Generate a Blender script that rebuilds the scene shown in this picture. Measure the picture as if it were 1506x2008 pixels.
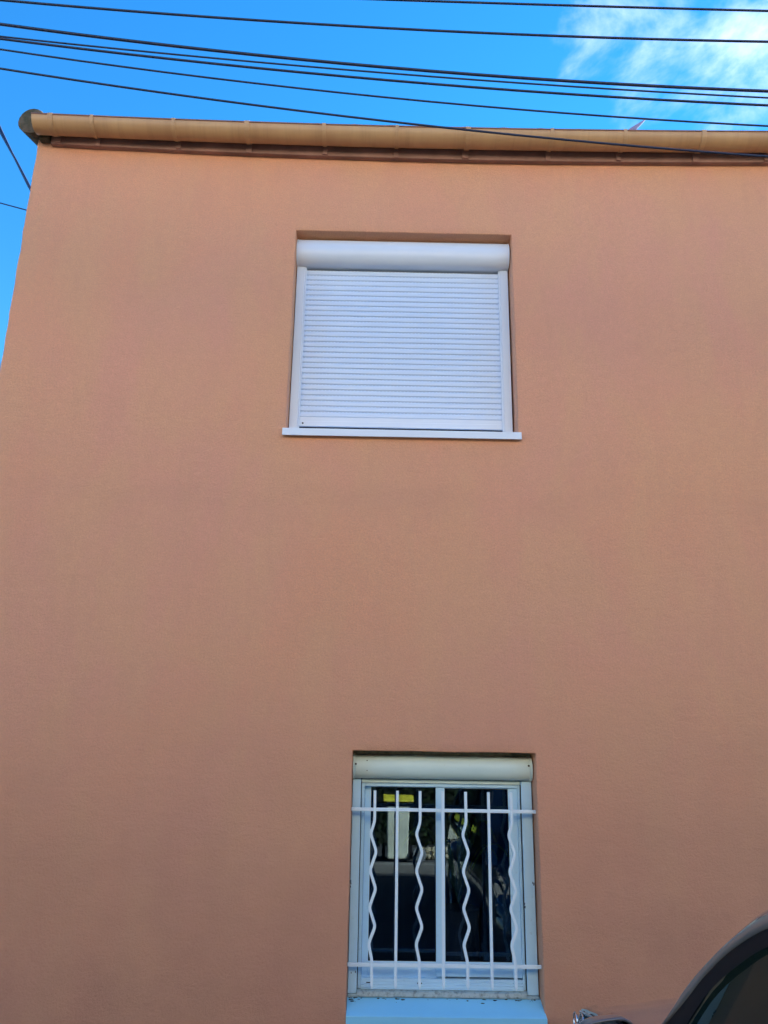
import bpy, bmesh, math, random
from mathutils import Vector, Matrix, noise
random.seed(7)
for o in list(bpy.data.objects): bpy.data.objects.remove(o)
sc = bpy.context.scene
COL = sc.collection

# ------------------------------------------------------------------ camera
cam_d = bpy.data.cameras.new('camera')
cam = bpy.data.objects.new('camera', cam_d); COL.objects.link(cam)
cam_d.sensor_fit = 'VERTICAL'; cam_d.sensor_height = 36.0
cam_d.lens = 36.0*1509/2008
cam_d.clip_start = 0.05; cam_d.clip_end = 2000
Rm = ((0.9998053220216337, -0.0182964373929959, -0.007386368251134249),
      (-0.012148616864143993, -0.2758477953711333, -0.9611245522288844),
      (0.015547641798852284, 0.9610271766019989, -0.27601637028785997))
cam.matrix_world = Matrix.Translation((0, -4.3, 1.85)) @ Matrix(Rm).to_4x4()
sc.camera = cam

# ------------------------------------------------------------------ light
SUN_EL, SUN_AZ = math.radians(26.7), math.radians(55)      # azimuth from +Y towards +X
w = bpy.data.worlds.new('World'); sc.world = w; w.use_nodes = True
nt = w.node_tree; nt.nodes.clear()
out = nt.nodes.new('ShaderNodeOutputWorld'); bg = nt.nodes.new('ShaderNodeBackground')
sky = nt.nodes.new('ShaderNodeTexSky'); sky.sky_type = 'NISHITA'; sky.sun_disc = False
sky.sun_elevation = SUN_EL; sky.sun_rotation = SUN_AZ
sky.air_density = 1.0; sky.dust_density = 0.0; sky.ozone_density = 4.0
hsv = nt.nodes.new('ShaderNodeHueSaturation'); hsv.inputs['Saturation'].default_value = 1.285
nt.links.new(sky.outputs[0], hsv.inputs['Color'])
# thin clouds drifting in the right half of the sky
geo = nt.nodes.new('ShaderNodeTexCoord')
mp = nt.nodes.new('ShaderNodeMapping'); mp.inputs['Scale'].default_value = (1, 1, 1.6)
mp.inputs['Location'].default_value = (0.35, 0.1, 0.0)
nt.links.new(geo.outputs['Generated'], mp.inputs[0])
nz = nt.nodes.new('ShaderNodeTexNoise'); nz.inputs['Scale'].default_value = 7; nz.inputs['Detail'].default_value = 9
nz.inputs['Roughness'].default_value = 0.58; nz.inputs['Distortion'].default_value = 0.25
nt.links.new(mp.outputs[0], nz.inputs['Vector'])
dot = nt.nodes.new('ShaderNodeVectorMath'); dot.operation = 'DOT_PRODUCT'
dot.inputs[1].default_value = Vector((0.51, 0.62, 0.65)).normalized()
nt.links.new(geo.outputs['Generated'], dot.inputs[0])
mr = nt.nodes.new('ShaderNodeMapRange'); mr.inputs['From Min'].default_value = 0.905; mr.inputs['From Max'].default_value = 0.995
mr.inputs['To Min'].default_value = -0.30; mr.inputs['To Max'].default_value = 0.075
nt.links.new(dot.outputs['Value'], mr.inputs['Value'])
ad = nt.nodes.new('ShaderNodeMath'); ad.operation = 'ADD'
nt.links.new(nz.outputs['Fac'], ad.inputs[0]); nt.links.new(mr.outputs[0], ad.inputs[1])
cr = nt.nodes.new('ShaderNodeMapRange'); cr.interpolation_type = 'SMOOTHSTEP'
cr.inputs['From Min'].default_value = 0.43; cr.inputs['From Max'].default_value = 0.76; cr.inputs['To Max'].default_value = 0.85
nt.links.new(ad.outputs[0], cr.inputs['Value'])
mx = nt.nodes.new('ShaderNodeMixRGB'); mx.inputs['Color2'].default_value = (3.3, 4.0, 4.9, 1)
CLOUD = mx
nt.links.new(cr.outputs[0], mx.inputs['Fac']); nt.links.new(hsv.outputs[0], mx.inputs['Color1'])
nt.links.new(mx.outputs[0], bg.inputs['Color']); bg.inputs['Strength'].default_value = 0.057
nt.links.new(bg.outputs[0], out.inputs[0])
sd = bpy.data.lights.new('sun', 'SUN'); sd.energy = 5.0; sd.angle = math.radians(0.5); sd.color = (1, 0.88, 0.72)
sun = bpy.data.objects.new('sun', sd); COL.objects.link(sun)
to_sun = Vector((math.sin(SUN_AZ)*math.cos(SUN_EL), math.cos(SUN_AZ)*math.cos(SUN_EL), math.sin(SUN_EL)))
sun.rotation_euler = to_sun.to_track_quat('Z', 'Y').to_euler()
vs = sc.view_settings
vs.view_transform = 'Standard'; vs.look = 'None'; vs.gamma = 1; vs.use_curve_mapping = False
vs.exposure = 2.82

# ------------------------------------------------------------------ helpers
class NT:
    def __init__(s, name):
        s.m = bpy.data.materials.new(name); s.m.use_nodes = True
        s.t = s.m.node_tree; s.b = s.t.nodes['Principled BSDF']
        s.tc = s.t.nodes.new('ShaderNodeTexCoord')
    def n(s, k, **kw):
        x = s.t.nodes.new(k)
        for a, v in kw.items():
            if a.startswith('i_'): x.inputs[a[2:].replace('_', ' ')].default_value = v
            else: setattr(x, a, v)
        return x
    def l(s, a, b): s.t.links.new(a, b)
    def mapping(s, scale=(1, 1, 1), src='Object'):
        m = s.n('ShaderNodeMapping'); m.inputs['Scale'].default_value = scale
        s.l(s.tc.outputs[src], m.inputs[0]); return m.outputs[0]
    def noise(s, scale, detail=4, rough=.5, vec=None, dist=0):
        x = s.n('ShaderNodeTexNoise'); x.inputs['Scale'].default_value = scale; x.inputs['Detail'].default_value = detail
        x.inputs['Roughness'].default_value = rough; x.inputs['Distortion'].default_value = dist
        s.l(vec if vec else s.tc.outputs['Object'], x.inputs['Vector']); return x.outputs['Fac']
    def rng(s, v, a, b, c=0., d=1., smooth=True):
        x = s.n('ShaderNodeMapRange'); x.interpolation_type = 'SMOOTHSTEP' if smooth else 'LINEAR'
        for k, q in zip(('From Min', 'From Max', 'To Min', 'To Max'), (a, b, c, d)): x.inputs[k].default_value = q
        s.l(v, x.inputs['Value']); return x.outputs[0]
    def mix(s, f, a, b, mode='MIX'):
        x = s.n('ShaderNodeMixRGB', blend_type=mode)
        for i, v in ((0, f), (1, a), (2, b)):
            if hasattr(v, 'is_linked') or hasattr(v, 'links'): s.l(v, x.inputs[i])
            else: x.inputs[i].default_value = v if i == 0 else (*v, 1)
        return x.outputs[0]
    def math(s, op, a, b=0.):
        x = s.n('ShaderNodeMath', operation=op)
        for i, v in ((0, a), (1, b)):
            if hasattr(v, 'links'): s.l(v, x.inputs[i])
            else: x.inputs[i].default_value = v
        return x.outputs[0]
    def bump(s, h, strength, dist=.01):
        x = s.n('ShaderNodeBump'); x.inputs['Strength'].default_value = strength; x.inputs['Distance'].default_value = dist
        s.l(h, x.inputs['Height']); s.l(x.outputs[0], s.b.inputs['Normal'])
    def base(s, v): s.l(v, s.b.inputs['Base Color'])

def simple(name, col, rough=.5, metal=0, var=.12, vscale=6, bump=0, bscale=200, coat=0, spec=.5):
    k = NT(name); k.b.inputs['Roughness'].default_value = rough; k.b.inputs['Metallic'].default_value = metal
    k.b.inputs['Coat Weight'].default_value = coat; k.b.inputs['Specular IOR Level'].default_value = spec
    f = k.noise(vscale, 6, .6)
    k.base(k.mix(k.rng(f, .3, .7), tuple(c*(1-var) for c in col), tuple(min(1, c*(1+var)) for c in col)))
    if bump: k.bump(k.noise(bscale, 3), bump, .002)
    return k.m

def bx(bm, x0, x1, y0, y1, z0, z1):
    vs_ = [bm.verts.new(p) for p in ((x0,y0,z0),(x1,y0,z0),(x1,y1,z0),(x0,y1,z0),(x0,y0,z1),(x1,y0,z1),(x1,y1,z1),(x0,y1,z1))]
    for f in ((3,2,1,0),(4,5,6,7),(0,1,5,4),(1,2,6,5),(2,3,7,6),(3,0,4,7)): bm.faces.new([vs_[i] for i in f])
    return vs_
def prism_x(bm, prof, x0, x1, fx=None, n=1):
    """closed (y,z) profile extruded along x; fx(x)->dz"""
    rows = []
    for i in range(n+1):
        x = x0+(x1-x0)*i/n; dz = fx(x) if fx else 0
        rows.append([bm.verts.new((x, y, z+dz)) for y, z in prof])
    m = len(prof)
    for a, b in zip(rows, rows[1:]):
        for j in range(m): bm.faces.new((a[j], a[(j+1) % m], b[(j+1) % m], b[j]))
    bm.faces.new(rows[0][::-1]); bm.faces.new(rows[-1])
def tube(bm, pts, r, n=8, closed_ends=True, rect=None):
    pts = [Vector(p) for p in pts]; rows = []; up = None
    for i, p in enumerate(pts):
        d = (pts[min(i+1, len(pts)-1)]-pts[max(i-1, 0)]).normalized()
        if up is None: up = Vector((0, 0, 1)) if abs(d.z) < .9 else Vector((0, -1, 0))
        s_ = d.cross(up).normalized(); u = s_.cross(d).normalized()
        rr = r[i] if isinstance(r, (list, tuple)) else r
        rows.append([bm.verts.new(p + s_*math.cos(2*math.pi*(k+.5)/n)*rr + u*math.sin(2*math.pi*(k+.5)/n)*rr) for k in range(n)])
    for a, b in zip(rows, rows[1:]):
        for j in range(n): bm.faces.new((a[j], a[(j+1) % n], b[(j+1) % n], b[j]))
    if closed_ends: bm.faces.new(rows[0][::-1]); bm.faces.new(rows[-1])
def disc_cyl(bm, c, axis, r, h, n=24):
    axis = Vector(axis).normalized(); c = Vector(c)
    a = axis.orthogonal().normalized(); b = axis.cross(a)
    r0 = [bm.verts.new(c+(a*math.cos(2*math.pi*i/n)+b*math.sin(2*math.pi*i/n))*r) for i in range(n)]
    r1 = [bm.verts.new(v.co+axis*h) for v in r0]
    for i in range(n): bm.faces.new((r0[i], r0[(i+1) % n], r1[(i+1) % n], r1[i]))
    bm.faces.new(r0[::-1]); bm.faces.new(r1)
def grid(bm, P):
    V = [[bm.verts.new(p) for p in row] for row in P]
    for a, b in zip(V, V[1:]):
        for j in range(len(a)-1): bm.faces.new((a[j], a[j+1], b[j+1], b[j]))
    return V
def obj(name, bm, mat, parent=None, smooth=False, bevel=0, solid=0, seg=2, label=None):
    bmesh.ops.recalc_face_normals(bm, faces=bm.faces)
    me = bpy.data.meshes.new(name); bm.to_mesh(me); bm.free()
    me.materials.append(mat)
    o = bpy.data.objects.new(name, me); COL.objects.link(o)
    if parent: o.parent = parent
    if smooth:
        for p in me.polygons: p.use_smooth = True
    if solid:
        m = o.modifiers.new('s', 'SOLIDIFY'); m.thickness = solid; m.offset = 0
    if bevel:
        m = o.modifiers.new('b', 'BEVEL'); m.width = bevel; m.segments = seg; m.limit_method = 'ANGLE'; m.angle_limit = math.radians(40)
        m.harden_normals = False
    if label: o['label'] = label
    return o
def smooth_angle(o, deg=40):
    for p in o.data.polygons: p.use_smooth = True
    m = o.modifiers.new('e', 'EDGE_SPLIT'); m.split_angle = math.radians(deg)
def thing(name, label, cat, loc=(0, 0, 0), group=None):
    o = bpy.data.objects.new(name, None); COL.objects.link(o); o.empty_display_size = .2
    o['label'] = label; o['category'] = cat
    if group: o['group'] = group
    o.location = loc
    bpy.context.view_layer.update()
    return o
def tag(o, label, cat, group=None):
    o['label'] = label; o['category'] = cat
    if group: o['group'] = group
def rebase(root, loc):
    """put the empty at the thing's base while the parts stay where they are"""
    loc = Vector(loc); root.location = loc
    for c in root.children: c.location -= loc

# ------------------------------------------------------------------ materials
def stucco():
    k = NT('salmon_stucco'); b = k.b
    b.inputs['Roughness'].default_value = .95; b.inputs['Specular IOR Level'].default_value = .2
    big = k.noise(.55, 5, .55, dist=.3)
    mid = k.noise(2.3, 6, .6, vec=k.mapping((1, 1, .45)), dist=.4)
    fine = k.noise(26, 5, .6)
    c = k.mix(k.rng(big, .35, .65), STUCCO_A, STUCCO_B)
    c = k.mix(k.rng(mid, .36, .66, 0, .65), c, STUCCO_C)
    streak = k.noise(3.2, 5, .6, vec=k.mapping((2.2, 1, .5)), dist=.8)
    c = k.mix(k.rng(streak, .42, .75, 0, .15), c, STUCCO_D)
    # dirt band left at the height of the floor slab, patchy
    sep = k.n('ShaderNodeSeparateXYZ'); k.l(k.tc.outputs['Object'], sep.inputs[0])
    wob = k.noise(1.6, 5, .6, vec=k.mapping((1, 1, 0)))
    zz = k.math('ADD', sep.outputs['Z'], k.math('MULTIPLY', k.math('SUBTRACT', wob, .5), .35))
    band = k.math('MULTIPLY', k.rng(zz, 2.98, 3.17), k.rng(zz, 3.18, 3.28, 1, 0))
    band = k.math('MULTIPLY', band, k.rng(k.noise(1.1, 4, .6), .40, .62, 0, .26))
    c = k.mix(band, c, STUCCO_D)
    # splash dirt plus the wall's light falloff towards the street, put in the colour
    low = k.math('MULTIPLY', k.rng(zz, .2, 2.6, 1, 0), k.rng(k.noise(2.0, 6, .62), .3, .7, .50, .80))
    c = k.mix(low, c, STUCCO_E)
    c = k.mix(k.rng(fine, .25, .75, 0, .22), c, STUCCO_D)
    c = k.mix(k.rng(k.noise(120, 4, .75), .36, .64, 0, .55), c, STUCCO_D)
    k.base(c)
    g = k.noise(230, 4, .65); g2 = k.noise(70, 3, .5)
    trow = k.noise(9, 4, .5, vec=k.mapping((1, 1, 1.8)))
    h = k.math('ADD', k.math('MULTIPLY', g, .6), k.math('ADD', k.math('MULTIPLY', g2, .5), k.math('MULTIPLY', trow, .9)))
    k.bump(h, .9, .006)
    return k.m
STUCCO_A = (.80, .38, .225); STUCCO_B = (.77, .37, .26); STUCCO_C = (.76, .42, .235)
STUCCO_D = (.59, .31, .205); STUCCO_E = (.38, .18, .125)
M = {}
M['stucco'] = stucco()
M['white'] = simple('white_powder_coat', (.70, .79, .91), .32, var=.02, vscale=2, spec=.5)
M['slat'] = simple('white_slat_sky_tinted', (.64, .77, .96), .38, var=.015, vscale=1.5)  # white slat; blue of the skylight put into its base colour
def aged(name, col, dirt, amount, lo=.60, hi=.78):
    k = NT(name); k.b.inputs['Roughness'].default_value = .4
    a = k.noise(5, 6, .65); bq = k.noise(38, 6, .7)
    c = k.mix(k.rng(a, .35, .75, 0, .25), col, tuple(x*.82 for x in col))
    c = k.mix(k.rng(bq, lo, hi, 0, amount), c, dirt)
    k.base(c); return k.m
M['aged'] = aged('aged_white_window_paint', (.54, .80, .97), (.16, .17, .15), .35)  # white paint with the reflected sky's blue mixed into its colour
M['box_low'] = aged('aged_cream_white_shutter_box', (.64, .80, .78), (.30, .31, .22), .2)
M['grime'] = aged('grimy_mortar_joint', (.34, .46, .50), (.06, .075, .07), .85, .44, .74)
M['sill_low'] = aged('white_sill_sky_tinted', (.27, .66, .90), (.20, .42, .6), .25)  # white sill; the blue sky it reflects is painted into its colour
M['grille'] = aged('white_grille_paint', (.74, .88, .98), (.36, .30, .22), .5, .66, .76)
M['dark'] = simple('dark_gap', (.012, .013, .015), .7)
M['rubber'] = simple('black_rubber_seal', (.004, .004, .006), .6, spec=.2)
M['screw'] = simple('dark_screw', (.05, .05, .055), .4, metal=.6)
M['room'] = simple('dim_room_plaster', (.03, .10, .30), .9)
M['mauve'] = simple('brown_mauve_fascia', (.31, .175, .145), .75, var=.2, vscale=5)
M['cable'] = simple('cable_sheath_sky_bloom', (.008, .022, .07), .45)  # dark sheath; blue bloom from the sky put into its colour
def gutter_mat():
    k = NT('sand_coloured_gutter'); k.b.inputs['Roughness'].default_value = .42
    a = k.noise(1.0, 4, .6, vec=k.mapping((3.2, .4, .4)))
    b2 = k.noise(1.0, 5, .65, vec=k.mapping((16, 1.2, 1.2)))
    c = k.mix(k.rng(a, .3, .7), (.46, .27, .135), (.54, .335, .165))
    c = k.mix(k.rng(b2, .45, .75, 0, .4), c, (.32, .185, .09))
    k.base(c); return k.m
M['gutter'] = gutter_mat()
M['bracket'] = simple('sand_gutter_bracket', (.50, .305, .155), .45, var=.1)
def moss():
    k = NT('mossy_roof_tile'); k.b.inputs['Roughness'].default_value = .95
    k.base(k.mix(k.rng(k.noise(14, 6, .7), .4, .62), (.06, .055, .03), (.13, .10, .07)))
    k.bump(k.noise(60, 4, .6), .6, .01); return k.m
M['moss'] = moss()
M['tile'] = simple('clay_roof_tile', (.32, .14, .08), .85, var=.3, vscale=4)
def glass(name, tint, ior=1.5, mul=1.0):
    m = bpy.data.materials.new(name); m.use_nodes = True; t = m.node_tree; t.nodes.clear()
    o = t.nodes.new('ShaderNodeOutputMaterial'); mxs = t.nodes.new('ShaderNodeMixShader')
    fr = t.nodes.new('ShaderNodeLayerWeight'); fr.inputs['Blend'].default_value = .5
    pw = t.nodes.new('ShaderNodeMath'); pw.operation = 'POWER'; pw.inputs[1].default_value = 4.5
    mu = t.nodes.new('ShaderNodeMapRange'); mu.inputs['To Min'].default_value = ior; mu.inputs['To Max'].default_value = mul
    tr = t.nodes.new('ShaderNodeBsdfTransparent'); tr.inputs[0].default_value = (*tint, 1)
    gl = t.nodes.new('ShaderNodeBsdfGlossy'); gl.inputs['Roughness'].default_value = .01; gl.inputs['Color'].default_value = (.62, .82, 1, 1)
    tc = t.nodes.new('ShaderNodeTexCoord'); nn = t.nodes.new('ShaderNodeTexNoise'); nn.inputs['Scale'].default_value = 3.0
    bp = t.nodes.new('ShaderNodeBump'); bp.inputs['Strength'].default_value = .012; bp.inputs['Distance'].default_value = .02
    t.links.new(tc.outputs['Object'], nn.inputs[0]); t.links.new(nn.outputs[0], bp.inputs['Height']); t.links.new(bp.outputs[0], gl.inputs['Normal'])
    t.links.new(fr.outputs['Facing'], pw.inputs[0]); t.links.new(pw.outputs[0], mu.inputs['Value']); t.links.new(mu.outputs[0], mxs.inputs[0])
    t.links.new(tr.outputs[0], mxs.inputs[1]); t.links.new(gl.outputs[0], mxs.inputs[2]); t.links.new(mxs.outputs[0], o.inputs[0])
    return m
M['glass'] = glass('window_glass', (.60, .72, .85), .058, .9)
M['carglass'] = glass('tinted_car_glass', (.14, .27, .30), .05, .8)

# ------------------------------------------------------------------ ground
def asphalt():
    k = NT('asphalt'); k.b.inputs['Roughness'].default_value = .9
    k.base(k.mix(k.rng(k.noise(3, 8, .7), .3, .7), (.040, .042, .045), (.065, .065, .066)))
    k.bump(k.noise(160, 3), .5, .01); return k.m
bm = bmesh.new()
grid(bm, [[(x, y, 0) for x in (-400, -20, 20, 400)] for y in (-400, -20, 20, 400)])
g = obj('road', bm, asphalt()); g['kind'] = 'structure'; g['label'] = 'dark grey asphalt road in front of the house'
KY = -6.85
bm = bmesh.new(); bx(bm, -30, 30, KY-3.2, KY-.151, -.05, .118)
g = obj('pavement', bm, simple('worn_asphalt_pavement', (.07, .068, .065), .9, var=.2, vscale=2, bump=.4)); g['kind'] = 'structure'
bm = bmesh.new(); bx(bm, -30, 30, KY-.15, KY, -.05, .125)
g = obj('kerb', bm, simple('kerb_stone', (.20, .19, .165), .9, var=.2, vscale=5), bevel=.015); g['kind'] = 'structure'

# ------------------------------------------------------------------ house
house = thing('house', 'salmon stucco two-storey house with a tan gutter, one closed shutter and one barred window', 'house')
WX0, WX1, WZ1, T = -2.325, 14.0, 5.70, .30
U = dict(x0=-.566, x1=.832, z0=3.597, z1=4.975)          # upper opening
L = dict(x0=-.114, x1=.864, z0=.518, z1=1.757)           # lower opening
def wall_mesh():
    bm = bmesh.new()
    def lin(a, b, n): return [a+(b-a)*i/n for i in range(n+1)]
    xs = sorted(set([WX0] + lin(WX0+.04, U['x0'], 12) + lin(U['x0'], L['x0'], 5) + lin(L['x0'], U['x1'], 9) + [L['x1']] + lin(L['x1'], 3, 14) + [5, 9, WX1]))
    zs = sorted(set(lin(-.1, L['z0'], 8) + lin(L['z0'], L['z1'], 24) + lin(L['z1'], U['z0'], 36) + lin(U['z0'], U['z1'], 28) + lin(U['z1'], WZ1, 14)))
    def hole(x, z):
        for o in (U, L):
            if o['x0'] < x < o['x1'] and o['z0'] < z < o['z1']: return True
        return False
    F, B = {}, {}
    def disp(x, z):
        for o in (U, L):      # hand-trowelled arrises
            if o['x0']-1e-4 <= x <= o['x1']+1e-4 and o['z0']-1e-4 <= z <= o['z1']+1e-4:
                return Vector((noise.noise(Vector((x*3, z*9, 1)))*.0022, 0, noise.noise(Vector((x*11, z*2, 5)))*.0028))
        if x == WX0: return Vector((noise.noise(Vector((0, 0, z*7)))*.007 + noise.noise(Vector((3, 0, z*23)))*.004, 0, 0))
        return Vector()
    for x in xs:
        for z in zs:
            d = disp(x, z)
            F[x, z] = bm.verts.new(Vector((x, noise.noise(Vector((x*.9, 3, z*.9)))*.003, z))+d)
            B[x, z] = bm.verts.new(Vector((x, T, z)))
    cells = {}
    for i in range(len(xs)-1):
        for j in range(len(zs)-1):
            cells[i, j] = not hole((xs[i]+xs[i+1])/2, (zs[j]+zs[j+1])/2)
    for (i, j), s in cells.items():
        if not s: continue
        a, b, c, d = (xs[i], zs[j]), (xs[i+1], zs[j]), (xs[i+1], zs[j+1]), (xs[i], zs[j+1])
        bm.faces.new((F[a], F[b], F[c], F[d])); bm.faces.new((B[d], B[c], B[b], B[a]))
        for (e, f, ni, nj) in ((a, b, i, j-1), (b, c, i+1, j), (c, d, i, j+1), (d, a, i-1, j)):
            if not cells.get((ni, nj), False): bm.faces.new((F[f], F[e], B[e], B[f]))
    loose = [v for v in bm.verts if not v.link_faces]
    for v in loose: bm.verts.remove(v)
    return bm
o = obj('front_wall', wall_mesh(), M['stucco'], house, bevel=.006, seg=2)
smooth_angle(o, 50)
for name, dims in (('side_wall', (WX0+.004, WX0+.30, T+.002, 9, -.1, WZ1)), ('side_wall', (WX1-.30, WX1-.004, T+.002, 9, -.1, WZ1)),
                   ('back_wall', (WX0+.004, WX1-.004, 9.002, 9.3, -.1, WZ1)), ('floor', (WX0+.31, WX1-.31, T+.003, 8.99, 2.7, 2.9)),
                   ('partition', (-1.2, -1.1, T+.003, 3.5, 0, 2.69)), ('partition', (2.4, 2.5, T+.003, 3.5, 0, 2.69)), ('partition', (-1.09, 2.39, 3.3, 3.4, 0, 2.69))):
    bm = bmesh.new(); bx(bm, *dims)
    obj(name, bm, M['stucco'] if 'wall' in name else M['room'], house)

# roof: low-pitch slab with half-round tile rows
SAG = lambda x: .0056*x*x - .0045*x if x < 3 else .0369+(x-3)*.004
bm = bmesh.new()
P = []
n = 396
for r in range(3):
    y = [-.10, 4.6, 9.5][r]; zb = 5.690 + [0, 4.7*.30, 4.7*.30-4.9*.30][r]
    row = []
    for i in range(n+1):
        x = WX0+.02 + (WX1-WX0)*i/n
        row.append((x, y, zb+.028*abs(math.sin(i*math.pi/6)) + SAG(x)*.6))
    P.append(row)
grid(bm, P)
roof = obj('roof', bm, M['tile'], house, solid=.02)
# verge: barrel tiles climbing the gable edge, first one mossy
for i in range(5):
    bm = bmesh.new(); y0 = -.10+i*.42; z0 = 5.655+i*.42*.30
    rows = []
    for (s, yy, zz, rad) in ((0, y0, z0, .097), (1, y0+.46, z0+.46*.3, .088)):
        rows.append([bm.verts.new((-2.335+math.cos(a)*rad*.95, yy, zz+.035+math.sin(a)*rad*(1.15 if math.sin(a) > 0 else .9))) for a in [math.pi*2*q/20 for q in range(20)]])
    for q in range(20): bm.faces.new((rows[0][q], rows[0][(q+1) % 20], rows[1][(q+1) % 20], rows[1][q]))
    bm.faces.new(rows[0]); bm.faces.new(rows[1][::-1])
    t = obj('verge_tile', bm, M['moss'], house, bevel=.008)
    smooth_angle(t)
    if i == 0: t['label'] = 'dark mossy round tile end at the gutter corner'
# little metal flashing tip showing above the gutter
bm = bmesh.new()
prism = [(1.735, 6.06), (1.80, 6.06), (1.84, 6.12), (1.915, 6.21), (1.85, 6.165), (1.78, 6.115)]
a = [bm.verts.new((x, .3, z)) for x, z in prism]; b = [bm.verts.new((x, .304, z)) for x, z in prism]
for i in range(len(prism)): bm.faces.new((a[i], a[(i+1) % 6], b[(i+1) % 6], b[i]))
bm.faces.new(a[::-1]); bm.faces.new(b)
bx(bm, 1.745, 1.785, .3005, .3035, 5.70, 6.058)
obj('roof_flashing', bm, simple('violet_grey_flashing', (.22, .24, .42), .9), house, label='small violet-grey pointed tip above the gutter')

# fascia with sag
FX = lambda x: (.0102*x*x-.0105*x) if x < 2.6 else .0417+(x-2.6)*.01
bm = bmesh.new()
prism_x(bm, [(-.040, 5.522), (-.002, 5.522), (-.002, 5.69), (-.040, 5.69)], -2.22, WX1, lambda x: FX(x)*.75, 60)
obj('fascia', bm, M['mauve'], house, bevel=.004)

# gutter
GY, GZ, GR = -.125, 5.626, .076
def gprof(R, th, a0=0, a1=math.pi, n=16, lip=True):
    """cross-section of a half round, open at the top: outer arc then inner arc"""
    pts = [(GY-math.cos(a)*R, GZ-math.sin(a)*R) for a in [a0+(a1-a0)*i/n for i in range(n+1)]]
    inn = [(GY-math.cos(a)*(R-th), GZ-math.sin(a)*(R-th)) for a in [a1-(a1-a0)*i/n for i in range(n+1)]]
    return pts+inn
gut = bpy.data.objects.new('gutter', None)
bm = bmesh.new()
prism_x(bm, gprof(GR, .003), -2.29, WX1+.05, SAG, 110)
capv = [(-GR*math.cos(math.pi*i/14)+GY, GZ-GR*math.sin(math.pi*i/14)) for i in range(15)]
a = [bm.verts.new((-2.289, y, z+SAG(-2.29))) for y, z in capv]; bm.faces.new(a)
gutter = obj('gutter', bm, M['gutter'], house, label='sagging sand-coloured half-round gutter')
smooth_angle(gutter, 50)
gxs = [-2.169, -1.901, -1.372, -.896, -.397, .076, .539, 1.083, 1.56, 2.072, 2.552] + [2.552+.5*i for i in range(1, 23)]
bm = bmesh.new()
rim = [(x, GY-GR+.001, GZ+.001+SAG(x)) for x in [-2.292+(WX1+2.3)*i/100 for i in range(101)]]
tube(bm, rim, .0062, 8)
r_ = obj('rim_bead', bm, simple('gutter_rim_brown', (.24, .11, .075), .5), gutter, smooth=True)  # brown bead along the gutter's front rim
for i, x in enumerate(gxs):
    bm = bmesh.new()
    wd = .012 + (.004 if i % 3 == 0 else 0)
    dx = random.uniform(-.006, .006)
    prism_x(bm, gprof(GR+.0055, .005, -.10, math.pi*.98), x-wd, x+wd, SAG)
    # foot on the fascia
    z = 5.523+FX(x)*.75
    b_ = obj('gutter_bracket', bm, M['bracket'], gutter, bevel=.0015)
    bm = bmesh.new(); bx(bm, x-wd-.004+dx, x+wd+.004+dx, -.052, -.0405, z-.008 if i % 2 else z+.002, z+.12)
    obj('bracket_foot', bm, M['mauve'], gutter, bevel=.0015)
# fill verge gap under gutter's left end
bm = bmesh.new(); bx(bm, -2.30, -2.225, -.052, -.003, 5.60, 5.72)
obj('gable_mortar', bm, M['moss'], house, bevel=.01)

# ------------------------------------------------------------------ shutter box helper
def box_profile(y_back, y_face, z0, z1, bulge, n=16):
    zc, hz = (z0+z1)/2, (z1-z0)/2
    pts = [(y_back, z1), (y_face, z1)]
    for i in range(1, n):
        a = math.pi*i/n
        pts.append((y_face-bulge*math.sin(a)**.85, zc+hz*math.cos(a)))
    return pts+[(y_face, z0), (y_back, z0)]

# ------------------------------------------------------------------ upper window
uw = None
bm = bmesh.new(); bx(bm, U['x0']+.006, U['x1']-.006, .186, .192, 3.60, 4.78)
up_win = bpy.data.objects.new('shuttered_window', None); COL.objects.link(up_win); up_win.parent = house
up_win['label'] = 'upper window closed by a white roller shutter'
bm2 = bmesh.new()
for (x0, x1, z0, z1) in ((U['x0']+.006, -.52, 3.60, 4.78), (.785, U['x1']-.006, 3.60, 4.78), (-.5195, -.5192, 3.66, 3.70), (-.519, .784, 3.60, 3.655), (-.519, .784, 4.72, 4.78)):
    bx(bm2, x0, x1, .168, .185, z0, z1)
obj('window_frame', bm2, M['white'], up_win)
obj('pane', bm, M['glass'], up_win)
bm = bmesh.new()
prism_x(bm, box_profile(.165, .12, 4.787, 4.972, .078), U['x0']+.012, .815)
o = obj('shutter_box', bm, M['white'], up_win, bevel=.004); smooth_angle(o, 30)
for x0, x1 in ((U['x0']+.003, U['x0']+.0115), (.8155, .824)):
    bm = bmesh.new(); prism_x(bm, box_profile(.166, .12, 4.785, 4.9735, .080), x0, x1)
    o = obj('end_cap', bm, M['white'], up_win, bevel=.0015); smooth_angle(o, 30)
for x0, x1, inner in ((-.5615, -.508, 1), (.769, .8215, -1)):
    bm = bmesh.new(); bx(bm, x0, x1, .118, .166, 3.612, 4.786)
    # inner lip of the guide rail
    xi = x1 if inner == 1 else x0
    bx(bm, xi+(0 if inner == 1 else -.010), xi+(.010 if inner == 1 else 0), .124, .132, 3.613, 4.785)
    obj('guide_rail', bm, M['white'], up_win, bevel=.003)
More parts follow.
